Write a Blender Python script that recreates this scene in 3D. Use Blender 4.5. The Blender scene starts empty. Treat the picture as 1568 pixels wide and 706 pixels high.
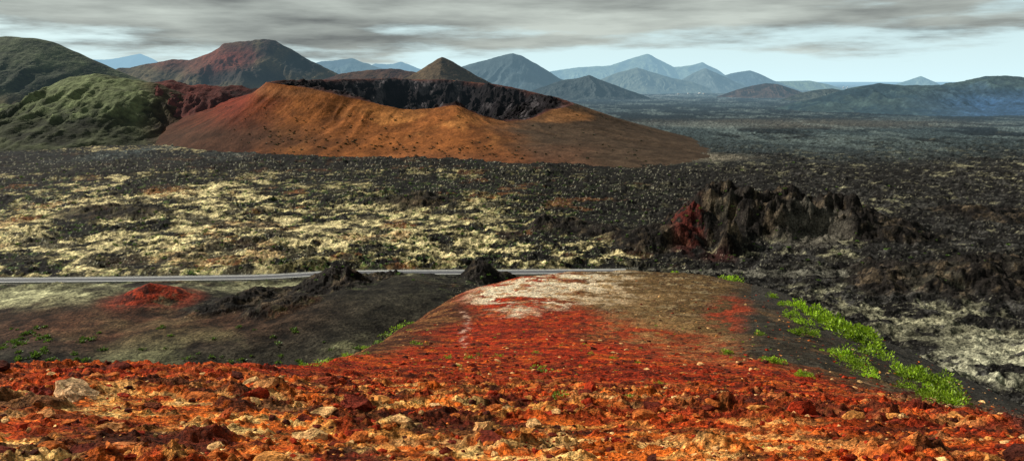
import bpy, math, numpy as np
from mathutils import Vector
rng=np.random.default_rng(7)
F=1230.0; PITCH=math.radians(10.5); H=100.0
cp,sp=math.cos(PITCH),math.sin(PITCH)

# ---------------------------------------------------------------- helpers
def t_of(u,v):
    a=(u-784)/F; b=(353-v)/F
    dx=a; dy=cp+b*sp; dz=-sp+b*cp
    return -dz/np.hypot(dx,dy)
def az_of(u,v):
    a=(u-784)/F; b=(353-v)/F
    return np.arctan2(a,cp+b*sp)
def at_dist(u,v,d):
    az=az_of(u,v); t=t_of(u,v)
    return np.array([d*math.sin(az),d*math.cos(az),H-d*t])
def G(u,v,z=0.0):
    d=(H-z)/t_of(u,v); az=az_of(u,v)
    return np.array([d*math.sin(az),d*math.cos(az)])
def proj(x,y,z):
    dz=z-H
    fwd=y*cp-dz*sp; up=y*sp+dz*cp
    fwd=np.maximum(fwd,1e-3)
    return 784+F*x/fwd, 353-F*up/fwd
def sstep(a,b,x):
    t=np.clip((x-a)/(b-a),0,1); return t*t*(3-2*t)
def h2(ix,iy,seed):
    n=(ix.astype(np.int64)*374761393+iy.astype(np.int64)*668265263+seed*974634777)&0xffffffff
    n=((n^(n>>13))*1274126177)&0xffffffff
    n=((n^(n>>15))*2246822519)&0xffffffff
    n=n^(n>>16)
    return (n&0xffffff)/float(0xffffff)
def vnoise(x,y,seed=0):
    ix=np.floor(x);iy=np.floor(y);fx=x-ix;fy=y-iy
    fx=fx*fx*fx*(fx*(fx*6-15)+10);fy=fy*fy*fy*(fy*(fy*6-15)+10)
    a=h2(ix,iy,seed);b=h2(ix+1,iy,seed);c=h2(ix,iy+1,seed);d=h2(ix+1,iy+1,seed)
    return (a*(1-fx)+b*fx)*(1-fy)+(c*(1-fx)+d*fx)*fy
def fbm(x,y,wl,oct=5,seed=0,gain=0.5):
    s=0;a=1;tot=0;f=1/wl
    for o in range(oct):
        ca,sa=math.cos(o*1.1),math.sin(o*1.1)
        s=s+a*vnoise((x*ca-y*sa)*f+o*17.3,(x*sa+y*ca)*f-o*9.1,seed+o*13); tot+=a; a*=gain; f*=2.03
    return s/tot
def ridged(x,y,wl,oct=5,seed=0,gain=0.55):
    s=0;a=1;tot=0;f=1/wl
    for o in range(oct):
        ca,sa=math.cos(o*1.3+.4),math.sin(o*1.3+.4)
        n=vnoise((x*ca-y*sa)*f+o*11.3,(x*sa+y*ca)*f-o*7.7,seed+o*29)
        s=s+a*(1-np.abs(2*n-1)); tot+=a; a*=gain; f*=2.07
    return s/tot
def cells(x,y,wl,seed=0):
    x=x/wl;y=y/wl;ix=np.floor(x);iy=np.floor(y)
    best=np.full(x.shape,9.0);cid=np.zeros(x.shape)
    for ox in(-1,0,1):
        for oy in(-1,0,1):
            cx=ix+ox;cy=iy+oy
            px=cx+h2(cx,cy,seed);py=cy+h2(cx,cy,seed+5)
            d=np.hypot(px-x,py-y); m=d<best
            best=np.where(m,d,best);cid=np.where(m,h2(cx,cy,seed+9),cid)
    return best,cid
def lerp(a,b,t):
    return a+(b-a)*t[...,None]
def C(r,g,b): return np.array([r,g,b],dtype=float)
def blob(u,v,cu,cv,ru,rv,soft=0.5):
    d=np.sqrt(((u-cu)/ru)**2+((v-cv)/rv)**2)
    return 1-sstep(1-soft,1+soft,d)

def mesh_from(name,V,quads,col,mat,smooth=True,tri=False):
    me=bpy.data.meshes.new(name)
    k=3 if tri else 4
    nv=len(V);nf=len(quads)
    me.vertices.add(nv);me.vertices.foreach_set("co",np.ascontiguousarray(V,dtype=np.float32).ravel())
    me.loops.add(nf*k);me.loops.foreach_set("vertex_index",np.ascontiguousarray(quads,dtype=np.int32).ravel())
    me.polygons.add(nf);me.polygons.foreach_set("loop_start",np.arange(0,nf*k,k,dtype=np.int32))
    me.update(calc_edges=True)
    me.polygons.foreach_set("use_smooth",np.full(nf,smooth))
    if col is not None:
        at=me.color_attributes.new("Col",'FLOAT_COLOR','POINT')
        if col.shape[1]==3: col=np.concatenate([col,np.zeros((len(col),1))],1)
        at.data.foreach_set("color",np.ascontiguousarray(col,dtype=np.float32).ravel())
    me.materials.append(mat)
    ob=bpy.data.objects.new(name,me);bpy.context.scene.collection.objects.link(ob)
    return ob
def grid(name,X,Y,Z,col,mat,flip=False,smooth=True):
    n,m=X.shape
    I=np.arange(n*m).reshape(n,m)
    a,b,c,d=I[:-1,:-1],I[:-1,1:],I[1:,1:],I[1:,:-1]
    q=np.stack([a,d,c,b] if flip else [a,b,c,d],-1).reshape(-1,4)
    return mesh_from(name,np.stack([X,Y,Z],-1).reshape(-1,3),q,col.reshape(-1,col.shape[-1]),mat,smooth)

HAZE=(0.34,0.57,0.72)
def terrain_mat(name,scales,bump,dist,lo=0.6,hi=1.4,rough=0.95):
    m=bpy.data.materials.new(name);m.use_nodes=True
    nt=m.node_tree;N=nt.nodes;L=nt.links;N.clear()
    out=N.new('ShaderNodeOutputMaterial');bs=N.new('ShaderNodeBsdfPrincipled')
    bs.inputs['Roughness'].default_value=rough
    bs.inputs['Specular IOR Level'].default_value=0.1
    at=N.new('ShaderNodeAttribute');at.attribute_name="Col"
    geo=N.new('ShaderNodeNewGeometry')
    facs=[]
    for i,s in enumerate(scales):
        no=N.new('ShaderNodeTexNoise');no.inputs['Scale'].default_value=s
        no.inputs['Detail'].default_value=4;no.inputs['Roughness'].default_value=0.68
        L.new(geo.outputs['Position'],no.inputs['Vector'])
        mr=N.new('ShaderNodeMapRange');mr.inputs['From Min'].default_value=0.36;mr.inputs['From Max'].default_value=0.64
        mr.inputs['To Min'].default_value=lo;mr.inputs['To Max'].default_value=hi
        L.new(no.outputs['Fac'],mr.inputs['Value']);facs.append((no,mr))
    f=facs[0][1].outputs[0]
    for no,mr in facs[1:]:
        mu=N.new('ShaderNodeMath');mu.operation='MULTIPLY';L.new(f,mu.inputs[0]);L.new(mr.outputs[0],mu.inputs[1]);f=mu.outputs[0]
    vm=N.new('ShaderNodeVectorMath');vm.operation='SCALE'
    L.new(at.outputs['Color'],vm.inputs[0]);L.new(f,vm.inputs['Scale'])
    L.new(vm.outputs[0],bs.inputs['Base Color'])
    last=None
    for (no,mr),dd in zip(facs,dist):
        bp=N.new('ShaderNodeBump');bp.inputs['Strength'].default_value=bump;bp.inputs['Distance'].default_value=dd
        L.new(no.outputs['Fac'],bp.inputs['Height'])
        if last is not None:L.new(last,bp.inputs['Normal'])
        last=bp.outputs[0]
    L.new(last,bs.inputs['Normal'])
    em=N.new('ShaderNodeEmission');em.inputs[0].default_value=(*HAZE,1)  # air haze imitated by surfaces glowing blue, mixed in by vertex alpha
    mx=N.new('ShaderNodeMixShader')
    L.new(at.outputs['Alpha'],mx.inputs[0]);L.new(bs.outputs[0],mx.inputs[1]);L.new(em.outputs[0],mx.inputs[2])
    L.new(mx.outputs[0],out.inputs[0])
    return m
def haze_of(d): return 1-np.exp(-np.maximum(d-1500,0)/14000.0)  # share of painted haze glow, growing with distance

# ---------------------------------------------------------------- foreground hill
near=[(0.4,3200),(1,1768),(2.5,950),(4.5,706)]
cols={
-300:[(9,610),(13,565),(18,600),(40,800),(140,940)],
0:[(8,612),(13,558),(18,590),(40,780),(140,940)],
250:[(8,612),(14,557),(19,585),(40,760),(140,940)],
370:[(8,612),(15,555),(21,575),(40,730),(140,940)],
450:[(9,610),(16,570),(22,553),(32,575),(60,740),(145,940)],
500:[(9,612),(18,574),(36,542),(50,570),(80,700),(150,930)],
550:[(9,612),(20,576),(40,548),(60,521),(85,580),(150,900)],
600:[(9,612),(20,577),(40,550),(85,498),(115,550),(180,860)],
650:[(9,614),(20,578),(40,550),(70,517),(105,471),(135,515),(200,800)],
700:[(9,614),(20,580),(40,552),(70,515),(120,442),(145,475),(215,740)],
770:[(9,616),(20,582),(40,553),(70,510),(130,424),(155,450),(225,690)],
850:[(9,616),(20,583),(40,554),(70,508),(110,450),(140,411),(165,430),(240,660)],
950:[(9,617),(20,584),(40,556),(70,512),(110,453),(145,411),(168,430),(240,660)],
1050:[(9,618),(20,586),(40,560),(60,536),(100,468),(145,414),(168,440),(240,690)],
1100:[(9,619),(20,588),(40,563),(60,540),(95,475),(143,419),(165,448),(235,700)],
1150:[(9,620),(20,591),(30,578),(50,550),(90,480),(140,430),(160,462),(220,740)],
1200:[(9,622),(20,594),(30,583),(50,558),(85,495),(132,444),(152,480),(210,780)],
1300:[(9,628),(20,604),(30,597),(50,575),(80,535),(120,484),(140,525),(190,820)],
1400:[(9,640),(16,623),(25,616),(45,603),(75,573),(108,536),(128,575),(180,880)],
1500:[(8,655),(12,643),(20,633),(40,629),(65,613),(95,586),(115,620),(170,920)],
1568:[(8,662),(12,648),(16,642),(30,650),(60,642),(88,618),(108,660),(160,940)],
1800:[(8,690),(12,690),(16,700),(30,730),(60,740),(88,735),(140,950)],
}
us=sorted(cols); LD=np.linspace(math.log(0.4),math.log(420),500)
prof=[];azs=[]
for u in us:
    pts=near+cols[u]; pts=pts+[(420,pts[-1][1]+20)]
    ld=np.log([p[0] for p in pts]); tt=np.array([t_of(u,p[1]) for p in pts])
    prof.append(np.interp(LD,ld,tt)); azs.append(az_of(u,560))
prof=np.array(prof);AZ=np.linspace(-1.25,1.25,700)
T=np.array([np.interp(AZ,azs,prof[:,k]) for k in range(len(LD))])
def blur(A,s,ax):
    r=int(3*s);k=np.exp(-0.5*(np.arange(-r,r+1)/s)**2);k/=k.sum()
    P=np.pad(A,[(r,r) if i==ax else (0,0) for i in range(2)],mode='edge')
    return np.apply_along_axis(lambda v:np.convolve(v,k,'valid'),ax,P)
T=blur(blur(T,4,0),6,1)
def hill_base(x,y):
    d=np.hypot(x,y);az=np.arctan2(x,y);ld=np.log(np.maximum(d,0.4))
    i=np.clip((ld-LD[0])/(LD[1]-LD[0]),0,len(LD)-1.001);j=np.clip((az-AZ[0])/(AZ[1]-AZ[0]),0,len(AZ)-1.001)
    i0=i.astype(int);j0=j.astype(int);fi=i-i0;fj=j-j0
    t=(T[i0,j0]*(1-fj)+T[i0,j0+1]*fj)*(1-fi)+(T[i0+1,j0]*(1-fj)+T[i0+1,j0+1]*fj)*fi
    return H-np.maximum(d,0.4)*t
def hill_h(x,y):
    d=np.hypot(x,y)
    z=hill_base(x,y)
    far=sstep(18,60,d)
    z=z+(fbm(x,y,14,5,1)-.5)*(0.25+0.8*far)*sstep(2,20,d)
    z=z+(ridged(x,y,6,4,31)-.5)*.36*sstep(15,50,d)
    z=z+(ridged(x,y,1.6,4,33)-.5)*.20*sstep(25,60,d)
    nearm=1-far*0.75
    out=sstep(.48,.60,fbm(x,y,2.8,4,5))
    z=z+(ridged(x,y,0.8,6,3,.6)-.5)*0.30*nearm*out
    c,cid=cells(x+0.1*vnoise(x*9,y*9,2),y,0.16,4)
    z=z+np.clip(0.42-c,0,1)*0.11*(cid>0.62)*nearm
    c,cid=cells(x,y+0.03*vnoise(x*25,y*25,8),0.06,14)
    z=z+np.clip(0.5-c,0,1)*0.038*(cid>0.2)*(1-sstep(10,25,d))
    c,cid=cells(x+.15*vnoise(x*4,y*4,7),y,0.6,24)
    z=z+np.minimum(np.clip(0.34-c,0,1),.16)*0.5*(cid>0.82)*nearm
    return z
azg=np.concatenate([np.linspace(-1.2,-0.66,100)[:-1],np.linspace(-0.66,0.66,1060),np.linspace(0.66,1.2,100)[1:]])
dg=np.concatenate([np.geomspace(0.5,3.8,50)[:-1],np.geomspace(3.8,170,760),np.geomspace(170,330,30)[1:]])
D,A=np.meshgrid(dg,azg,indexing='ij')
X=D*np.sin(A);Y=D*np.cos(A);Z=hill_h(X,Y)
def hill_color(X,Y,Z):
    D=np.hypot(X,Y)
    U0,V0=proj(X,Y,hill_base(X,Y))
    V=V0+(fbm(X,Y,8,5,41)-.5)*34*sstep(20,60,D)+(fbm(X,Y,1.5,4,42)-.5)*14
    U=U0+(fbm(X,Y,10,5,43)-.5)*70
    n1=fbm(X,Y,1.3,5,51,.6);n2=fbm(X,Y,0.35,4,52,.6);n3=fbm(X,Y,5,6,53,.65);n4=fbm(X,Y,1.6,4,57,.7);wn=rng.uniform(0,1,X.shape)
    red=C(.42,.036,.008);orange=C(.66,.145,.018);pale=C(.90,.54,.19);brown=C(.075,.015,.007);olive=C(.115,.075,.028)
    col=np.broadcast_to(red,X.shape+(3,)).copy()
    fg=sstep(568,640,V+(n3-.5)*60)*(1-.62*sstep(850,1350,U))
    col=lerp(col,orange,np.clip(fg*(.3+1.2*sstep(.42,.58,n1)),0,1)*.9)
    col=lerp(col,C(.84,.40,.09),fg*sstep(.46,.60,n3)*sstep(.45,.58,n2)*.8)
    col=lerp(col,pale,fg*sstep(.54,.63,n2*.5+n1*.5)*.9)
    col=lerp(col,orange,(1-fg)*sstep(.52,.66,n1)*.55)
    dkk=fbm(X,Y,.8,5,55,.65)
    col=lerp(col,brown,sstep(.52,.62,dkk)*.88)
    col=lerp(col,C(.18,.02,.01),sstep(.5,.6,fbm(X,Y*2.2,4,5,56,.65))*.55)
    olivem=(1-sstep(-6,28,V-(466+np.clip(U-880,0,600)*.27)))*sstep(800,920,U)
    ol=np.broadcast_to(olive,X.shape+(3,)).copy()
    ol=lerp(ol,C(.27,.175,.07),sstep(.48,.62,n3)*.75);ol=lerp(ol,C(.028,.018,.01),sstep(.48,.56,n4)*.85);ol=lerp(ol,C(.45,.36,.19),sstep(.60,.67,n4)*.55)
    col=np.where(olivem[...,None]>0,col+(ol-col)*(olivem*.95)[...,None],col)
    lf=sstep(-6,22,(548-(U-505)*.37)+ 36 -V)*(1-sstep(690,770,U))*(V<548)
    col=lerp(col,lerp(np.broadcast_to(C(.06,.026,.013),X.shape+(3,)),C(.22,.10,.035),sstep(.45,.6,n4)),lf*.92)
    col=lerp(col,C(.36,.03,.012),blob(U,V,742,448,42,16)*.8*sstep(.35,.55,n4))
    ps=np.clip(blob(U,V,850,440,110,28,.6)+blob(U,V,785,462,55,18)*.7,0,1)
    col=lerp(col,C(.55,.36,.17),ps*sstep(.42,.60,n3*.6+n1*.4)*.8)
    col=lerp(col,C(.88,.74,.52),ps*sstep(.50,.57,n4*.5+n3*.5)*.9)
    col=lerp(col,C(.46,.26,.10),blob(U,V,960,455,110,22)*.35*sstep(.4,.6,n4))
    fr=blob(U,V,1150,545,150,20,.6)+blob(U,V,1020,508,110,22,.6)
    col=lerp(col,C(.34,.18,.065),np.clip(fr,0,1)*(.15+.6*sstep(.45,.6,n4)))
    dk=sstep(1080,1170,U+(V-450)*.10)*(1-sstep(-10,14,V-(550+(U-1150)*.20)))
    col=lerp(col,C(.034,.028,.020),dk*.94)
    col=lerp(col,C(.18,.10,.045),dk*sstep(.50,.66,n3)*.7*(1-sstep(1200,1350,U)))
    col=lerp(col,C(.07,.065,.05),dk*sstep(.50,.6,n4)*.5)
    # bare ash edge of the right flank
    eg=sstep(-34,-14,(437+np.clip(U0-1150,0,500)*.475)-V0)*(U0>1150)
    col=lerp(col,C(.055,.050,.042),eg*.8)
    col=lerp(col,C(.36,.045,.015),blob(U,V,1120,487,24,30,.7)*sstep(.35,.55,n4)*.85)
    pth=np.exp(-((U0-(712+2*np.sin(V0/11)+(n3-.5)*26))/4)**2)*(V0>476)*(V0<535)*sstep(.4,.55,n4)
    col=lerp(col,C(.8,.5,.36),pth*.7)
    col=col*(.5+.66*wn[...,None]+.35*n2[...,None])
    return np.clip(col,0,1)
mat_hill=terrain_mat("red_volcanic_gravel",[2.2,9,45],0.9,[0.3,0.09,0.024],0.42,1.58)
grid("red_volcanic_hill",X,Y,Z,hill_color(X,Y,Z),mat_hill)

# ---------------------------------------------------------------- loose rocks
import bmesh
def ico(sub):
    bm=bmesh.new();bmesh.ops.create_icosphere(bm,subdivisions=sub,radius=1)
    v=np.array([list(q.co) for q in bm.verts]);f=np.array([[w.index for w in q.verts] for q in bm.faces]);bm.free();return v,f
def rockset(name,pos,size,colors,sub,mat,flat=.55,smooth=False):
    v0,f0=ico(sub);VV=[];FF=[];CC=[];off=0
    for p,s,c in zip(pos,size,colors):
        v=v0.copy()
        for k in range(9):
            n=rng.normal(size=3);n/=np.linalg.norm(n);dd=rng.uniform(.45,.85)
            pr=v@n;ex=np.maximum(pr-dd,0);v=v-ex[:,None]*n
        v=v*(1+.10*rng.normal(size=(len(v),1)))
        v*=np.array([rng.uniform(.8,1.4),rng.uniform(.7,1.1),flat*rng.uniform(.6,1.2)])
        a=rng.uniform(0,6.28);ca,sa=math.cos(a),math.sin(a);b=rng.normal()*.25
        R=np.array([[ca,-sa,0],[sa,ca,0],[0,0,1]])@np.array([[1,0,0],[0,math.cos(b),-math.sin(b)],[0,math.sin(b),math.cos(b)]])
        VV.append(v@R.T*s+p);FF.append(f0+off);off+=len(v)
        CC.append(np.clip(c*(1+.2*rng.normal(size=(len(v),1))),0,1))
    return mesh_from(name,np.concatenate(VV),np.concatenate(FF),np.concatenate(CC),mat,smooth,tri=True)
mat_rock=terrain_mat("volcanic_rock",[6,40],0.9,[0.08,0.02],0.45,1.5)
pal=[C(.58,.15,.03),C(.85,.48,.19),C(.36,.035,.01),C(.16,.025,.012),C(.72,.29,.07),C(.08,.02,.012)]
def scatter(n,d0,d1,s0,s1,emb=.2,u0=-.62,u1=.62,clump=False,pr=(.26,.13,.25,.15,.13,.08)):
    d=np.exp(rng.uniform(math.log(d0),math.log(d1),n));a=rng.uniform(u0,u1,n)
    x=d*np.sin(a);y=d*np.cos(a)
    if clump:
        k=fbm(x,y,2.8,4,5)>.49;x=x[k];y=y[k];n=len(x)
    s=s0*(s1/s0)**(rng.uniform(0,1,n)**2.4)
    z=hill_h(x,y)+s*emb*.5
    return np.stack([x,y,z],1),s,[pal[i] for i in rng.choice(6,n,p=pr)]
p,s,c=scatter(4600,3.6,32,.012,.055);rockset("loose_stones",p,s,c,1,mat_rock)
p,s,c=scatter(850,4.2,30,.05,.16,0,clump=True);rockset("scattered_rocks",p,s,c,2,mat_rock)
p,s,c=scatter(2600,25,135,.05,.26,.1,-.15,.62,pr=(.08,.12,.2,.3,.05,.25));rockset("slope_stones",p,s,c,1,mat_rock)
def hill_pick(u,v):
    az=az_of(u,v);t=t_of(u,v)
    d=np.geomspace(3,170,3000);x=d*math.sin(az);y=d*math.cos(az)
    tt=(H-hill_base(x,y))/d
    k=np.argmax(tt<=t)
    if tt[k]>t:
        k=np.argmin(tt)
        if tt[k]>t+.03:return None
    return np.array([x[k],y[k],float(hill_h(x[k:k+1],y[k:k+1])[0])])
for (u,v,w,c) in [(120,612,60,C(.8,.5,.26)),(200,690,50,C(.62,.2,.06)),(408,606,30,C(.7,.3,.1)),(550,632,44,C(.2,.03,.015)),(230,625,24,C(.2,.05,.02)),(500,590,30,C(.3,.05,.02)),(150,585,22,C(.6,.2,.05)),
                  (740,660,45,C(.75,.38,.14)),(70,640,24,C(.7,.3,.1)),(670,632,26,C(.75,.45,.2)),(460,612,20,C(.8,.5,.25)),(40,603,18,C(.4,.08,.03)),(345,640,28,C(.4,.08,.02)),(60,612,34,C(.3,.04,.02)),(175,660,30,C(.7,.3,.1)),(860,690,34,C(.7,.35,.12)),(820,655,30,C(.8,.45,.18)),(300,600,22,C(.7,.3,.1))]:
    p=hill_pick(u,v)
    d=math.hypot(p[0],p[1]);r=w/F*d*.62
    rockset("rock",[p+np.array([0,0,r*.15])],[r],[c],3,mat_rock,.55)

# ---------------------------------------------------------------- lava plain
FE=[]
def feat(u,vb,vt,R,kind):
    g=G(u,vb);d=math.hypot(*g);h=H-d*t_of(u,vt);FE.append((g[0],g[1],h,R,kind))
feat(234,468,433,22,'red')
for a in [(1125,345,292,46),(1062,366,320,38),(1175,350,298,46),(1235,348,304,50),(1295,352,326,44),(1010,368,346,34),(1345,362,344,32),
          (858,352,336,26),(1480,432,400,42),(1410,425,406,34),(1555,440,410,40),(1350,430,415,26),(735,428,400,14),(770,425,408,10),
          (512,458,422,26),(475,470,444,22),(400,470,452,20),(345,480,464,18),(430,492,478,16),(575,446,430,16),(900,355,346,22),(1500,330,320,40),(640,310,304,40),(170,330,325,40)]:
    feat(*a,'rock')
for a in [(585,492,452,62),(120,500,484,60),(330,520,496,50),(60,545,526,34),(225,476,462,44)]: feat(*a,'dune')
road_px=[(-260,433),(0,430.5),(180,429),(320,427),(400,425.5),(450,423),(500,420),(560,418.8),(640,418.2),(740,418),(830,417.5),(960,416.5)]
rp=np.array([G(u,v) for u,v in road_px])
def catmull(P,n=24):
    out=[]
    P=np.vstack([2*P[0]-P[1],P,2*P[-1]-P[-2]])
    for i in range(1,len(P)-2):
        for k in range(n):
            t=k/n;out.append(.5*((2*P[i])+(-P[i-1]+P[i+1])*t+(2*P[i-1]-5*P[i]+4*P[i+1]-P[i+2])*t*t+(-P[i-1]+3*P[i]-3*P[i+1]+P[i+2])*t**3))
    out.append(P[-2]);return np.array(out)
RP=catmull(rp)
def road_dist(x,y):
    o=np.argsort(RP[:,0]);yy=np.interp(x,RP[o,0],RP[o,1]);return y-yy
def plain(x,y):
    d=np.hypot(x,y)
    U,V=proj(x,y,np.zeros_like(x))
    rd=road_dist(x,y)
    ash=(1-sstep(-22,-6,rd))*(1-sstep(640,760,U+(fbm(x,y,40,4,61)-.5)*120))
    rk=np.zeros_like(x);hh=np.zeros_like(x);redm=np.zeros_like(x)
    wx=(fbm(x,y,28,4,71)-.5);wy=(fbm(x,y,28,4,72)-.5)
    for fx,fy,h,R,k in FE:
        w=1.1*R if k=='rock' else .3*R
        r=np.hypot(x-fx+wx*w,y-fy+wy*w)/R
        if k=='red':
            q=np.clip(1-r,0,1)**.9*h; redm=np.maximum(redm,1-sstep(.45,1.2,r))
        elif k=='rock':
            q=(1-sstep(.1,1.15,r))*h; rk=np.maximum(rk,1-sstep(.7,1.15,r))
        else: q=(1-sstep(0,1.5,r))*h
        hh=np.maximum(hh,q)
    rough=np.clip((1-ash)+rk,0,1)
    rg=ridged(x,y,26,6,81,.62)
    z=hh*(1+rk*(rg-.55)*.75)
    g=G(1215,338);rc=np.hypot((x-g[0])/55,(y-g[1]-12)/26);z=z-(1-sstep(.3,1.1,rc))*hh*.55
    lav=(rg-.5)*5.0+(ridged(x,y,9,5,83,.65)-.5)*4.6+(fbm(x,y,150,3,84)-.5)*8
    sm=sstep(.50,.60,fbm(x,y,110,4,85))
    z=z+rough*lav*(1-.45*sm)
    z=z+(1-rough)*((fbm(x,y,60,3,91)-.5)*6+(fbm(x,y,6,4,92)-.5)*.5)
    fl=1-sstep(5.5,15,np.abs(rd)); fl=fl*(x<G(980,416)[0])*(1-sstep(700,716,U)*(1-sstep(752,775,U))*1.0*(rd<-5))
    z=z*(1-fl)
    farf=1-sstep(5000,20000,d)
    return z*farf,ash,rk,redm,sm,rg,U,V,rd
azp=np.concatenate([np.linspace(-1.3,-0.62,120)[:-1],np.linspace(-0.62,0.62,1150),np.linspace(0.62,1.3,120)[1:]])
an=np.radians(np.concatenate([np.linspace(38,22,40)[:-1],np.linspace(22,0.9,620)[:-1],np.geomspace(0.9,0.04,60)]))
dp=H/np.tan(an)
D,A=np.meshgrid(dp,azp,indexing='ij');X=D*np.sin(A);Y=D*np.cos(A)
Z,ash,rk,redm,sm,rg,U,V,rd=plain(X,Y)
n1=fbm(X,Y,70,6,101,.6);n2=fbm(X,Y,14,5,102,.65);n3=fbm(X,Y,4,3,103,.7);wn=rng.uniform(0,1,X.shape);n5=fbm(X,Y,8,4,104,.7)
blk=C(.012,.011,.010)
col=np.broadcast_to(blk,X.shape+(3,)).copy()
leftw=(1-sstep(650,1150,U))*(1-.75*(1-sstep(250,300,V)))  # lichen weight; far band kept dark, its shade put into the colour
Uw=U+(n1-.5)*260;Vw=V+(n1-.5)*70
pz=np.clip(blob(Uw,Vw,210,382,290,46,.7)*1.5+blob(Uw,Vw,230,305,200,26,.7)*1.15+blob(Uw,Vw,580,350,250,50,.8)*.9+blob(Uw,Vw,900,395,230,24,.7)*.7+blob(U,V,600,268,260,10,.7)*.35+blob(U,V,220,224,170,12,.6)*1.2,0,1.5)  # pale lichen, also painting sunlit pools into the field's colour
lic=C(.15,.13,.05);pale=C(.72,.60,.31)
q=n2*.42+n1*.3+n5*.28
thr=.60-.10*pz-.05*leftw
m=sstep(thr,thr+.04,q)
col=lerp(col,lic,m*(.12+.88*leftw)*.9)
m=sstep(thr+.035,thr+.085,q+(n3-.5)*.14)
col=lerp(col,pale,np.clip(m*pz,0,1)*.95)
col=lerp(col,C(.30,.12,.04),sstep(.62,.7,fbm(X,Y,40,5,107,.6))*leftw*.5)
col=lerp(col,C(.06,.11,.018),sstep(.60,.68,n3)*leftw*.5)
col=lerp(col,blk,sstep(.53,.60,fbm(X,Y,18,5,108,.65))*.88)
rt=sstep(900,1300,U)
col=lerp(col,C(.4,.38,.27),(wn>.95)*.45*(V>230)*(1-.6*rt))
col=lerp(col,C(.06,.058,.052),rt*sstep(.52,.6,n5)*.6)
col=lerp(col,C(.30,.28,.17),rt*sstep(.59,.65,q+.02)*.6)
col=lerp(col,C(.36,.35,.24),blob(U,V,1520,560,100,40,.8)*sstep(.48,.56,n2)*.85)
col=lerp(col,C(.24,.23,.15),blob(U,V,1400,480,220,60,.8)*sstep(.54,.6,n2)*.6)
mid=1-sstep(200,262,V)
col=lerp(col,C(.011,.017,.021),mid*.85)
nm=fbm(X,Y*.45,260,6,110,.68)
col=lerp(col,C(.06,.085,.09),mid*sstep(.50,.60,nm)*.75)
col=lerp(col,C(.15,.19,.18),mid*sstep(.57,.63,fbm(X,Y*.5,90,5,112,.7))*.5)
col=lerp(col,C(.17,.15,.11),blob(U,V,1080,242,70,6,.6)*.8+blob(U,V,1200,190,260,6,.8)*.4)
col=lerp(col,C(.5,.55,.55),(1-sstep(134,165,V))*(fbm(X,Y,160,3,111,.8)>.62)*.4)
asl=fbm(X,Y,45,5,121);a_col=lerp(np.broadcast_to(C(.026,.023,.016),X.shape+(3,)),C(.10,.098,.05),sstep(.48,.66,asl))
a_col=lerp(a_col,C(.38,.37,.21),np.clip(blob(U,V,60,458,140,20,.7)+blob(U,V,330,443,190,9,.7)+blob(U,V,620,440,80,12)*.6,0,1)*sstep(.4,.56,asl*.5+n2*.5)*.85)
a_col=lerp(a_col,C(.085,.028,.012),blob(U,V,190,510,240,34,.7)*.55)
a_col=lerp(a_col,C(.010,.009,.008),blob(U,V,420,470,200,26,.7)*sstep(.48,.56,n2)*.85)
col=lerp(col,a_col,ash*(1-rk))
col=lerp(col,C(.016,.013,.011),rk*.88)
col=lerp(col,C(.085,.062,.038),rk*sstep(.56,.64,n5)*.65)
col=lerp(col,C(.25,.03,.011),redm*sstep(.34,.50,n2*.5+n5*.5))
col=lerp(col,C(.02,.012,.01),redm*sstep(.52,.58,n5)*.75)
col=lerp(col,C(.09,.014,.010),blob(U+(n1-.5)*60,V,1055,364,28,20,.6)*.85*sstep(.4,.55,n5)+blob(U,V,1100,392,26,7,.5)*.3)
col=lerp(col,C(.10,.09,.07),blob(U,V,1245,368,50,12,.5)*.8)
col=lerp(col,C(.30,.13,.04),blob(U,V,260,298,40,8,.6)*.7*sstep(.4,.6,n5))
col=lerp(col,C(.10,.095,.075),(np.abs(rd)<9)*(Z<.4)*.8)
col=col*(.35+1.3*n3[...,None])*(.7+.6*wn[...,None])
hz=np.clip(haze_of(D)*(1+.5*sstep(1250,1600,U)),0,.93)  # painted haze glow, boosted towards the right
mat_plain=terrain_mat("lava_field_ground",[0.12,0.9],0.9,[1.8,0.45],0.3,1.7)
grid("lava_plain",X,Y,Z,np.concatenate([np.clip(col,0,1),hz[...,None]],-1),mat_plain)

# ---------------------------------------------------------------- road
def flat_mat(name,c,scale=3,var=.2):
    m=bpy.data.materials.new(name);m.use_nodes=True;nt=m.node_tree;b=nt.nodes['Principled BSDF']
    b.inputs['Roughness'].default_value=.85
    no=nt.nodes.new('ShaderNodeTexNoise');no.inputs['Scale'].default_value=scale;no.inputs['Detail'].default_value=5
    g=nt.nodes.new('ShaderNodeNewGeometry');nt.links.new(g.outputs['Position'],no.inputs['Vector'])
    r=nt.nodes.new('ShaderNodeValToRGB');r.color_ramp.elements[0].position=.3;r.color_ramp.elements[1].position=.7
    r.color_ramp.elements[0].color=(*[q*(1-var) for q in c],1);r.color_ramp.elements[1].color=(*[min(1,q*(1+var)) for q in c],1)
    nt.links.new(no.outputs['Fac'],r.inputs[0]);nt.links.new(r.outputs[0],b.inputs['Base Color']);return m
tan=np.gradient(RP,axis=0);tan/=np.linalg.norm(tan,axis=1)[:,None];nor=np.stack([-tan[:,1],tan[:,0]],1)
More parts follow.
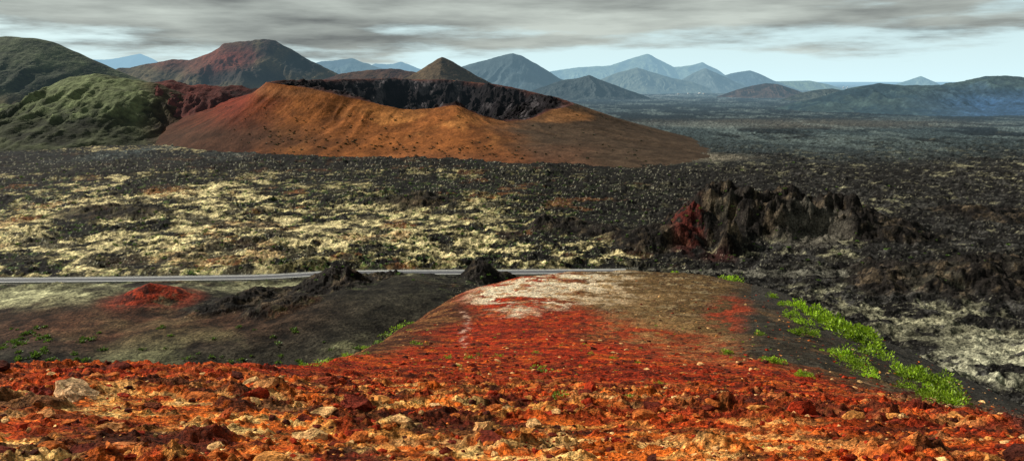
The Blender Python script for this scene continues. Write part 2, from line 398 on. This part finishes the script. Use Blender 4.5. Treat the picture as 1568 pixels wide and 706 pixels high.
def ribbon(name,a,b,z0,z1,mat,parent):
    P0=RP+nor*a;P1=RP+nor*b
    n=len(RP)
    V=np.concatenate([np.c_[P0,np.full(n,z0)],np.c_[P0,np.full(n,z1)],np.c_[P1,np.full(n,z1)],np.c_[P1,np.full(n,z0)]])
    q=[]
    for i in range(n-1):
        for k in range(3): q.append([k*n+i,k*n+i+1,(k+1)*n+i+1,(k+1)*n+i])
    ob=mesh_from(name,V,np.array(q),None,mat,False);ob.parent=parent
rt_=bpy.data.objects.new("road",None);bpy.context.scene.collection.objects.link(rt_)
masph=flat_mat("weathered_asphalt",(.10,.105,.115),.4,.2);mwhite=flat_mat("road_paint",(.78,.78,.75),1,.1);mstone=flat_mat("kerb_stone",(.5,.5,.47),1,.2)
ribbon("asphalt",-4.2,4.2,-.3,.45,masph,rt_)
ribbon("edge_line_near",-3.9,-3.2,.40,.456,mwhite,rt_)
ribbon("edge_line_far",3.2,3.9,.40,.456,mwhite,rt_)
ribbon("kerb_near",-4.9,-4.203,-.3,.62,mstone,rt_)
ribbon("kerb_far",4.203,4.9,-.3,.62,mstone,rt_)

# ---------------------------------------------------------------- main crater
rim=[(408,127,1330),(470,135,1290),(545,153,1255),(620,169,1235),(665,167,1225),(700,161,1220),(735,178,1222),(775,187,1235),(810,184,1265),(845,168,1320),(880,161,1400),
     (872,156,1480),(835,147,1560),(760,130,1650),(680,123,1700),(590,121,1700),(500,123,1620),(440,125,1500),(412,126,1400)]
rw=np.array([at_dist(*r) for r in rim]);cx,cy=at_dist(655,150,1440)[:2]
base=[G(150,205),G(240,218),G(380,236),G(600,243),G(760,250),G(900,254),G(1040,256),np.array([262,1080]),np.array([300,1300]),np.array([280,1650]),np.array([0,2050]),np.array([-300,2100]),np.array([-700,1900]),np.array([-900,1600])]
base=np.array(base)
PH=np.linspace(-math.pi,math.pi,1001)
def per(p,vals):
    o=np.argsort(p);p=p[o];v=vals[o];p=np.r_[p-2*math.pi,p,p+2*math.pi];v=np.r_[v,v,v]
    return np.interp(PH,p,v)
def cblur(a,s=6):
    k=np.exp(-.5*(np.arange(-3*s,3*s+1)/s)**2);k/=k.sum();b=np.r_[a[:-1][-3*s:],a[:-1],a[:3*s]];r=np.convolve(b,k,'valid');return np.r_[r,r[:1]]
phr=np.arctan2(rw[:,1]-cy,rw[:,0]-cx);Rr=per(phr,np.hypot(rw[:,0]-cx,rw[:,1]-cy));Zr=cblur(per(phr,rw[:,2]),4);Rr=cblur(Rr,5)
phb=np.arctan2(base[:,1]-cy,base[:,0]-cx);Rb=cblur(per(phb,np.hypot(base[:,0]-cx,base[:,1]-cy)),12)
s_in=np.linspace(0,1,130);s_out=np.linspace(0,1.06,230)[1:]
S=np.r_[s_in-1,s_out]
SS,PP=np.meshgrid(S,PH,indexing='ij')
RR=np.where(SS<0,(SS+1)*Rr[None],Rr[None]+SS*(Rb-Rr)[None])
q=np.clip(1-SS,0,1)
zo=Zr[None]*(0.80*q+0.20*q**3)-np.clip(SS-1,0,1)*60
floor=8.0
si=-SS
zi=Zr[None]-(Zr[None]-floor)*sstep(0,.62,si)**.8
zz=np.where(SS<0,zi,zo)
X=cx+RR*np.cos(PP);Y=cy+RR*np.sin(PP)
ins=SS<0
am=np.clip(np.abs(SS)*6,0.12,1)
gul=(ridged(PP*9+(fbm(X,Y,90,4,144)-.5)*1.2,SS*.6,1.0,4,146,.5)-.5)
zz=zz+np.where(ins,(ridged(X,Y,60,6,131,.65)-.5)*44*np.clip(si*8,.12,1),(fbm(X,Y,120,6,132)-.5)*9*am*np.clip(1.05-SS,0,1)+gul*8*am*np.clip(1-SS,0,1)+(fbm(X,Y,12,4,133)-.5)*1.2)
U,V=proj(X,Y,zz)
n1=fbm(X,Y,60,6,141,.6);n2=fbm(X,Y,12,4,142,.6)
Uw=U+(fbm(X,Y,90,5,143)-.5)*110;Vw=V+(n1-.5)*24
col=np.broadcast_to(C(.22,.074,.019),X.shape+(3,)).copy()
col=lerp(col,C(.38,.155,.042),sstep(.45,.62,n1)*blob(Uw,Vw,620,205,200,34,.7)*.8)
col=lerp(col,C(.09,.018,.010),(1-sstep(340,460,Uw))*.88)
col=lerp(col,C(.16,.022,.010),blob(Uw,Vw,320,150,80,20,.7)*.7)
col=lerp(col,C(.045,.025,.015),blob(Uw,Vw,300,215,180,28,.6)*.8)
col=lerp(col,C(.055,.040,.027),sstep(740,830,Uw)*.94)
col=lerp(col,C(.30,.13,.045),blob(Uw,Vw,850,174,45,10,.6)*.8)
col=lerp(col,C(.30,.12,.045),blob(Uw,Vw,470,140,90,8,.6)*.5)
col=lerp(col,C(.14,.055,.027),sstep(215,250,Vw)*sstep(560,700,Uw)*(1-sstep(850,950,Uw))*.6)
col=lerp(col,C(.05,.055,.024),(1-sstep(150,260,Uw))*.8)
col=col*(1+.6*gul[...,None])
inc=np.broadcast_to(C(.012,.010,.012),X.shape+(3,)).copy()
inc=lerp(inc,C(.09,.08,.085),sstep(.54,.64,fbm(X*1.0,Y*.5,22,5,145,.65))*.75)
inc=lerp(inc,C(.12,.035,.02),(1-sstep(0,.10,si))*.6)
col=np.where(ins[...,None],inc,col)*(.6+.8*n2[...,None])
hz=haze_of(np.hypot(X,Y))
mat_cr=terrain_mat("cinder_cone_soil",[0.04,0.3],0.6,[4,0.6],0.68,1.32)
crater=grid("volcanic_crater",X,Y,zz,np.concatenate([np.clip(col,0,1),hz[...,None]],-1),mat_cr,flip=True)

# ---------------------------------------------------------------- mountains
mat_mt=terrain_mat("mountain_soil",[0.012,0.08],0.8,[16,3.5],0.65,1.35)
mat_far=terrain_mat("distant_hazed_soil",[0.004,0.02],0.4,[20,4],0.8,1.2)  # far soil, blended with the emissive haze tint
def mountain(name,px,d,c1,c2,k=.5,rough=.08,seed=0,paint=None,hz=None,n=(130,460)):
    pts=np.array([at_dist(u,v,d/ math.cos(az_of(u,v))) for u,v in px])
    xs=list(pts[:,0]);zs=list(pts[:,2])
    eL=max(zs[0]+12,1)/.35;eR=max(zs[-1]+12,1)/.35
    xs=[xs[0]-eL]+xs+[xs[-1]+eR];zs=[-12]+zs+[-12]
    x=np.linspace(xs[0],xs[-1],n[1]);S=np.interp(x,xs,zs)
    kk=np.exp(-.5*(np.arange(-9,10)/1.6)**2);kk/=kk.sum();S=np.convolve(np.pad(S,9,mode='edge'),kk,'valid')
    W=(max(zs)+30)/k*1.15
    tt=np.linspace(-1,1,n[0]);tt=np.sign(tt)*np.abs(tt)**1.3
    X,T2=np.meshgrid(x,tt,indexing='xy');Y=d+T2*W
    mz=max(zs);w=mz*.12
    dep=(np.sqrt((Y-d)**2+w*w)-w)
    Hs=S[None]+12
    base=Hs*np.exp(-dep*k*1.25/np.maximum(Hs,8))
    base=np.maximum(base*1.18-Hs*.18*sstep(0,1,dep/np.maximum(dep.max(),1))-0.18*base,0)
    wX=(fbm(X,Y,mz*1.1,4,seed+7)-.5)*mz*.9
    g=(ridged(X+wX,Y*.35,mz*.6,6,seed,.58)-.5)
    Z=base+g*mz*rough*6*sstep(0,mz*.9,dep)*np.clip(base/mz*2.2,0,1)+(fbm(X,Y,mz*.22,5,seed+3,.6)-.5)*mz*rough*.8-12
    U,V=proj(X,Y,Z)
    n1=fbm(X,Y,mz*.9,6,seed+11,.6);n2=fbm(X,Y,mz*.15,4,seed+12,.6)
    col=lerp(np.broadcast_to(c1,X.shape+(3,)),c2,sstep(.42,.58,n1*.6+n2*.2+g*.4+.1))
    if paint is not None: 
        col=paint(col,U+(n1-.5)*50,V+(n1-.5)*24,n1,n2)
    col=col*(.6+.8*n2[...,None])
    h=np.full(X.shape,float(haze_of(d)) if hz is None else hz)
    return grid(name,X,Y,Z,np.concatenate([np.clip(col,0,1),h[...,None]],-1),mat_far if d>5500 else mat_mt)
def P_red(col,U,V,n1,n2):
    col=lerp(col,C(.17,.032,.018),blob(U,V,345,92,44,24,.6)*.8)
    col=lerp(col,C(.13,.03,.02),blob(U,V,270,100,35,12,.6)*.7)
    col=lerp(col,C(.015,.022,.026),blob(U,V,468,98,34,18,.4)*.9)  # shadow on the right crater side painted into the colour
    return lerp(col,C(.02,.02,.02),blob(U,V,375,118,60,12,.5)*.8)
def P_left(col,U,V,n1,n2):
    col=lerp(col,C(.015,.018,.012),blob(U,V,20,130,110,26,.7)*.6)
    return lerp(col,C(.20,.10,.04),blob(U,V,60,170,90,20,.6)*.3)
def P_gr(col,U,V,n1,n2):
    col=lerp(col,C(.03,.03,.018),sstep(165,195,V)*.7)
    return lerp(col,C(.05,.022,.014),sstep(200,260,U)*.8)
mountain("green_hillside",[(-420,60),(-200,48),(-60,56),(20,57),(50,58),(85,67),(130,86),(170,104),(210,120),(260,140)],1950,C(.026,.033,.020),C(.072,.085,.043),.42,.035,200,P_left)
mountain("green_ridge",[(-200,158),(-40,158),(30,160),(62,140),(85,128),(110,118),(150,113),(175,117),(205,122),(240,128),(290,150)],1560,C(.035,.042,.022),C(.13,.155,.07),.36,.075,230,P_gr)
mountain("dark_red_knoll",[(215,140),(238,128),(258,122),(270,124),(290,130),(330,133),(370,131),(400,138)],1620,C(.04,.014,.012),C(.09,.022,.016),.5,.14,235,n=(80,260))
mountain("red_volcano",[(150,112),(200,104),(240,97),(262,91),(290,93),(318,84),(338,74),(345,67),(360,64),(405,61),(418,62),(432,69),(460,84),(495,103),(530,122)],3300,C(.035,.02,.014),C(.09,.07,.035),.55,.08,260,P_red,hz=.08)
mountain("brown_ridge",[(470,130),(520,114),(560,109),(605,105),(640,112),(700,125)],2700,C(.05,.02,.014),C(.08,.04,.022),.45,.07,300,hz=.06)
mountain("brown_cinder_cone",[(628,118),(650,104),(664,94),(677,87),(690,93),(712,106),(752,128)],2450,C(.03,.02,.015),C(.08,.055,.03),.6,.06,320,hz=.04)
B1,B2=C(.03,.05,.07),C(.06,.09,.09)  # far mountains: blue of the air haze put into the base colour
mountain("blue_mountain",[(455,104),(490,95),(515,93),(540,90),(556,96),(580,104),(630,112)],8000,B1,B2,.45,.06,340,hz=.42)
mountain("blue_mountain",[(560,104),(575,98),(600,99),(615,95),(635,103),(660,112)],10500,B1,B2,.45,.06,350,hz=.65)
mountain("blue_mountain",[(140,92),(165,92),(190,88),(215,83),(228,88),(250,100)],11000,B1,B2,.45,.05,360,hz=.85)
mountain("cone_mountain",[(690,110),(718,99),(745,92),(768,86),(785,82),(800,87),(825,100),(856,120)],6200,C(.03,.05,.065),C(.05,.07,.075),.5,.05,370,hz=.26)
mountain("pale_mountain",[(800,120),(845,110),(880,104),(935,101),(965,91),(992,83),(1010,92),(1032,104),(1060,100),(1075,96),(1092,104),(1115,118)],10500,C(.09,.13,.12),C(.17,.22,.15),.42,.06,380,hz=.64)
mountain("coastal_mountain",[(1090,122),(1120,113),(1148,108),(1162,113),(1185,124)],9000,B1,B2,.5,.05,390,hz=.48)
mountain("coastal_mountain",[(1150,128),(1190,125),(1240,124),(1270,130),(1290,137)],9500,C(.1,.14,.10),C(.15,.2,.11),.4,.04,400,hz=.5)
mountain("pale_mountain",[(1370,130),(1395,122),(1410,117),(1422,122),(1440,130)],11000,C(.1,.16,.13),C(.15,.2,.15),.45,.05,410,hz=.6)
def P_bl(col,U,V,n1,n2): return lerp(col,C(.03,.08,.18),sstep(1360,1530,U)*sstep(126,155,V)*.8)  # blue haze painted over the right end of the ridge
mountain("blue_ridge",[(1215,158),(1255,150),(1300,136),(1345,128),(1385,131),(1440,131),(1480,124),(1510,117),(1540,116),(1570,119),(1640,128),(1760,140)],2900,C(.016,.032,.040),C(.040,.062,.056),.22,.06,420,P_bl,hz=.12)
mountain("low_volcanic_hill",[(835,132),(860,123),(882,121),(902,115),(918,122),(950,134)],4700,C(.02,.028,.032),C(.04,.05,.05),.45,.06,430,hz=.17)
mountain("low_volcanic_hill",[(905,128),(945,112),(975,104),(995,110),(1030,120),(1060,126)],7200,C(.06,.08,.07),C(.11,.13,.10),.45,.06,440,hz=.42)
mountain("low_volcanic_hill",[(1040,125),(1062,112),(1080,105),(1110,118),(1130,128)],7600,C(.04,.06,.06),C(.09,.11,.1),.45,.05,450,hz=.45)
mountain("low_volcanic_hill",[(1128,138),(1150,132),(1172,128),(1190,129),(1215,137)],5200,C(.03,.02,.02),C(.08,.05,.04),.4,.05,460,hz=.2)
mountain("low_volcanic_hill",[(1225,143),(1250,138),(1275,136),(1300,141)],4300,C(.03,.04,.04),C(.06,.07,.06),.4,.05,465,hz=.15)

# ---------------------------------------------------------------- distant villages (white houses)
V=[];Q=[];o=0
for k in range(170):
    u=rng.choice([rng.normal(905,30),rng.normal(1060,60),rng.normal(1225,40),rng.normal(1340,40)]);v=rng.uniform(134,146)
    x,y=G(u,v);w=rng.uniform(6,16);l=rng.uniform(6,14);h=rng.uniform(4,8)
    b=np.array([[-w,-l],[w,-l],[w,l],[-w,l]])/2
    for zz0 in(-6,h): V+= [[x+p[0],y+p[1],zz0+2] for p in b]
    V+=[[x-w*.2,y-l*.2,h+3.5],[x+w*.2,y-l*.2,h+3.5],[x+w*.2,y+l*.2,h+3.5],[x-w*.2,y+l*.2,h+3.5]]
    for L0 in(0,4):
        for i in range(4):Q.append([o+L0+i,o+L0+(i+1)%4,o+L0+4+(i+1)%4,o+L0+4+i])
    Q.append([o+8,o+9,o+10,o+11]);o+=12
mesh_from("distant_village",np.array(V),np.array(Q),None,flat_mat("whitewash",(.8,.8,.78),.1,.05),False)

# ---------------------------------------------------------------- shrubs
def leaf_mat(name):
    m=bpy.data.materials.new(name);m.use_nodes=True;nt=m.node_tree;b=nt.nodes['Principled BSDF'];b.inputs['Roughness'].default_value=.6
    at=nt.nodes.new('ShaderNodeAttribute');at.attribute_name='Col'
    no=nt.nodes.new('ShaderNodeTexNoise');no.inputs['Scale'].default_value=3
    g=nt.nodes.new('ShaderNodeNewGeometry');nt.links.new(g.outputs['Position'],no.inputs['Vector'])
    mr=nt.nodes.new('ShaderNodeMapRange');mr.inputs['To Min'].default_value=.5;mr.inputs['To Max'].default_value=1.5;nt.links.new(no.outputs['Fac'],mr.inputs['Value'])
    vm=nt.nodes.new('ShaderNodeVectorMath');vm.operation='SCALE';nt.links.new(at.outputs['Color'],vm.inputs[0]);nt.links.new(mr.outputs[0],vm.inputs['Scale'])
    nt.links.new(vm.outputs[0],b.inputs['Base Color'])
    tr=nt.nodes.new('ShaderNodeBsdfTranslucent');nt.links.new(vm.outputs[0],tr.inputs[0]);mx=nt.nodes.new('ShaderNodeMixShader');mx.inputs[0].default_value=.3
    nt.links.new(b.outputs[0],mx.inputs[1]);nt.links.new(tr.outputs[0],mx.inputs[2]);nt.links.new(mx.outputs[0],nt.nodes['Material Output'].inputs[0]);return m
mleaf=leaf_mat("spurge_leaves")
def leaves(centres,radii,n,hue=C(.30,.50,.02),hfac=.6,leaf=.10):
    V=[];CL=[]
    for c,R in zip(centres,radii):
        k=rng.integers(5,9);sub=[(rng.normal(size=2)*R*.42,R*rng.uniform(.32,.6)) for _ in range(k)]
        for (so,sr) in sub:
            m=max(int(n/k),6)
            th=rng.uniform(0,2*math.pi,m);ph=np.arccos(rng.uniform(0,1,m));rr=sr*rng.uniform(.6,1.05,m)
            dirv=np.stack([np.sin(ph)*np.cos(th),np.sin(ph)*np.sin(th),np.cos(ph)],1)
            P=dirv*rr[:,None]*np.array([1,1,hfac*1.5])+np.array([so[0],so[1],0])+c
            a=np.cross(dirv,rng.normal(size=(m,3)));a/=np.linalg.norm(a,axis=1)[:,None]
            L=leaf*R*rng.uniform(.7,1.4,m)[:,None]
            tip=dirv*L*1.6
            q=np.stack([P-a*L*.5,P+a*L*.5,P+a*L*.3+tip,P-a*L*.3+tip],1)
            V.append(q.reshape(-1,3));sh=(hue*rng.uniform(.35,1.25))*rng.uniform(.6,1.3,(m,1));CL.append(np.repeat(sh,4,0))
    V=np.concatenate(V);CL=np.clip(np.concatenate(CL),0,1);return V,CL
def shrub(name,centres,radii,n,**k):
    V,CL=leaves(centres,radii,n,**k);mesh_from(name,V,np.arange(len(V)).reshape(-1,4),CL,mleaf,False)
big=[(1222,470,9),(1235,477,14),(1250,486,16),(1262,494,17),(1278,506,20),(1296,515,24),(1312,524,20),(1200,473,8),(1212,485,10),(1228,494,11),(1188,458,7),(1222,516,12),(1243,519,10),
     (1335,548,20),(1275,548,9),(1290,556,16),(1305,562,14),(1310,574,14),(1325,583,12),(1340,582,9),(1385,576,12),(1392,588,17),(1410,594,20),(1428,599,19),(1440,608,18),(1415,608,14),(1385,600,12),(1445,620,20),(1462,626,18),(1420,616,12),
     (1180,565,9),(1168,560,6),(1225,577,9),(1240,580,8),(1116,550,8),(1163,517,7),(1190,566,8),(1120,424,10),(1033,418,5)]
for u,v,w in big:
    p=hill_pick(u,v)
    if p is None: continue
    d=math.hypot(p[0],p[1]);R=w/F*d*1.4
    shrub("green_shrub",[p],[R],460,hue=C(.40,.62,.02)*rng.uniform(.7,1.15),leaf=.075,hfac=.95)
med=[(830,568,14),(855,616,15),(970,615,12),(642,527,9),(725,551,11),(685,553,8),(765,550,7),(610,495,12),(625,490,10),(596,500,9),(540,524,12),(530,529,10),(490,549,12),(475,553,10),(505,540,9),(460,553,8),(1155,686,9),(905,552,6),(940,556,7),(975,563,6),(700,562,6),(820,545,6),(560,545,7),(600,512,8),(1010,590,6),(880,590,6),(560,520,8),(580,516,8)]
C_=[];R_=[]
for u,v,w in med:
    p=hill_pick(u,v)
    if p is None:continue
    C_.append(p);R_.append(w/F*math.hypot(p[0],p[1])*1.2)
for k in range(150):
    p=hill_pick(rng.uniform(430,1500),rng.uniform(500,625))
    if p is None:continue
    C_.append(p);R_.append(rng.uniform(1.8,4.2)/F*math.hypot(p[0],p[1]))
shrub("low_green_plants",C_,R_,110,hue=C(.32,.54,.03))
bpy.context.view_layer.update()
dg_=bpy.context.evaluated_depsgraph_get()
def cast(u,v):
    a=(u-784)/F;b=(353-v)/F;dr=Vector((a,cp+b*sp,-sp+b*cp)).normalized()
    ok,loc,n,i,ob,m=bpy.context.scene.ray_cast(dg_,Vector((0,0,H)),dr)
    return (np.array(loc),ob.name) if ok else (None,None)
C_=[];R_=[]
for k in range(80):
    l,o=cast(rng.choice([rng.normal(45,30),rng.uniform(0,560)]),rng.uniform(500,556))
    if o=="lava_plain": C_.append(l);R_.append(rng.uniform(.6,1.6))
for k in range(600):
    v=rng.uniform(240,430);u=rng.uniform(0,1568)*rng.uniform(.5,1)
    l,o=cast(u,v)
    if o=="lava_plain": C_.append(l);R_.append(rng.uniform(.4,1.0)*(1+ (430-v)/280))
shrub("valley_shrubs",C_,R_,22,hue=C(.14,.25,.03),leaf=.3)
C_=[];R_=[]
for k in range(300):
    u=rng.uniform(340,1000);v=rng.uniform(160,248)
    if rng.uniform()<.5:
        u=rng.uniform(380,800);v=208+(u-380)*.07+rng.normal()*8
    l,o=cast(u,v)
    if o=="volcanic_crater": C_.append(l);R_.append(rng.uniform(.7,1.9))
shrub("crater_shrubs",C_,R_,22,hue=C(.025,.045,.012),leaf=.35)

# ---------------------------------------------------------------- sky, sun, camera
SE,SA=math.radians(34),math.radians(-66)
sd=bpy.data.lights.new("sun",'SUN');sd.energy=5.0;sd.angle=math.radians(0.6);sd.color=(1,.94,.84)
so=bpy.data.objects.new("sun",sd);bpy.context.scene.collection.objects.link(so)
dirv=Vector((math.cos(SE)*math.sin(SA),math.cos(SE)*math.cos(SA),math.sin(SE)))
so.rotation_euler=dirv.to_track_quat('Z','Y').to_euler()
w=bpy.data.worlds.new("World");bpy.context.scene.world=w;w.use_nodes=True
nt=w.node_tree;N=nt.nodes;L=nt.links;N.clear()
out=N.new('ShaderNodeOutputWorld')
sky=N.new('ShaderNodeTexSky');sky.sky_type='NISHITA';sky.sun_disc=False;sky.sun_elevation=SE;sky.sun_rotation=SA
b1=N.new('ShaderNodeBackground');b1.inputs[1].default_value=.09;L.new(sky.outputs[0],b1.inputs[0])
tc=N.new('ShaderNodeTexCoord');mp=N.new('ShaderNodeMapping');mp.inputs['Scale'].default_value=(2.2,2.2,17);L.new(tc.outputs['Generated'],mp.inputs['Vector'])
no=N.new('ShaderNodeTexNoise');no.inputs['Scale'].default_value=1.8;no.inputs['Detail'].default_value=7;no.inputs['Roughness'].default_value=.58;L.new(mp.outputs[0],no.inputs['Vector'])
sx=N.new('ShaderNodeSeparateXYZ');L.new(tc.outputs['Generated'],sx.inputs[0])
m1=N.new('ShaderNodeMath');m1.operation='MULTIPLY_ADD';m1.inputs[1].default_value=9.5;m1.inputs[2].default_value=-.66;L.new(sx.outputs['Z'],m1.inputs[0])
m2=N.new('ShaderNodeMath');m2.operation='MULTIPLY_ADD';m2.inputs[1].default_value=-.25;L.new(sx.outputs['X'],m2.inputs[0]);L.new(m1.outputs[0],m2.inputs[2])
ns=N.new('ShaderNodeMath');ns.operation='MULTIPLY_ADD';ns.inputs[1].default_value=1.6;ns.inputs[2].default_value=-.28;L.new(no.outputs['Fac'],ns.inputs[0])
m3=N.new('ShaderNodeMath');m3.operation='ADD';L.new(m2.outputs[0],m3.inputs[0]);L.new(ns.outputs[0],m3.inputs[1])
cr=N.new('ShaderNodeMapRange');cr.interpolation_type='SMOOTHSTEP';cr.inputs['From Min'].default_value=.12;cr.inputs['From Max'].default_value=.45;L.new(m3.outputs[0],cr.inputs['Value'])
no2=N.new('ShaderNodeTexNoise');no2.inputs['Scale'].default_value=2.0;no2.inputs['Detail'].default_value=8;no2.inputs['Roughness'].default_value=.55;L.new(mp.outputs[0],no2.inputs['Vector'])
rp_=N.new('ShaderNodeValToRGB');e=rp_.color_ramp.elements;e[0].position=.34;e[0].color=(.15,.165,.165,1);e[1].position=.70;e[1].color=(.58,.64,.59,1);L.new(no2.outputs['Fac'],rp_.inputs[0])
cz=N.new('ShaderNodeMapRange');cz.inputs['From Min'].default_value=.12;cz.inputs['From Max'].default_value=.35;cz.inputs['To Min'].default_value=1.0;cz.inputs['To Max'].default_value=.55;L.new(sx.outputs['Z'],cz.inputs['Value'])
b2=N.new('ShaderNodeBackground');L.new(cz.outputs[0],b2.inputs[1]);L.new(rp_.outputs[0],b2.inputs[0])
hz=N.new('ShaderNodeBackground');hz.inputs[0].default_value=(.70,.93,.98,1);hz.inputs[1].default_value=1.05
mh=N.new('ShaderNodeMapRange');mh.inputs['From Min'].default_value=0;mh.inputs['From Max'].default_value=.25;mh.inputs['To Min'].default_value=.98;mh.inputs['To Max'].default_value=0;L.new(sx.outputs['Z'],mh.inputs['Value'])
x1=N.new('ShaderNodeMixShader');L.new(mh.outputs[0],x1.inputs[0]);L.new(b1.outputs[0],x1.inputs[1]);L.new(hz.outputs[0],x1.inputs[2])
x2=N.new('ShaderNodeMixShader');L.new(cr.outputs[0],x2.inputs[0]);L.new(x1.outputs[0],x2.inputs[1]);L.new(b2.outputs[0],x2.inputs[2])
L.new(x2.outputs[0],out.inputs[0])
cd=bpy.data.cameras.new("camera");cam=bpy.data.objects.new("camera",cd);bpy.context.scene.collection.objects.link(cam)
cd.sensor_fit='HORIZONTAL';cd.angle=2*math.atan(784/F);cd.clip_start=.1;cd.clip_end=300000
cam.location=(0,0,H);cam.rotation_euler=(math.pi/2-PITCH,0,0)
bpy.context.scene.camera=cam
bpy.context.scene.view_settings.view_transform='Standard'
bpy.context.scene.view_settings.look='None'
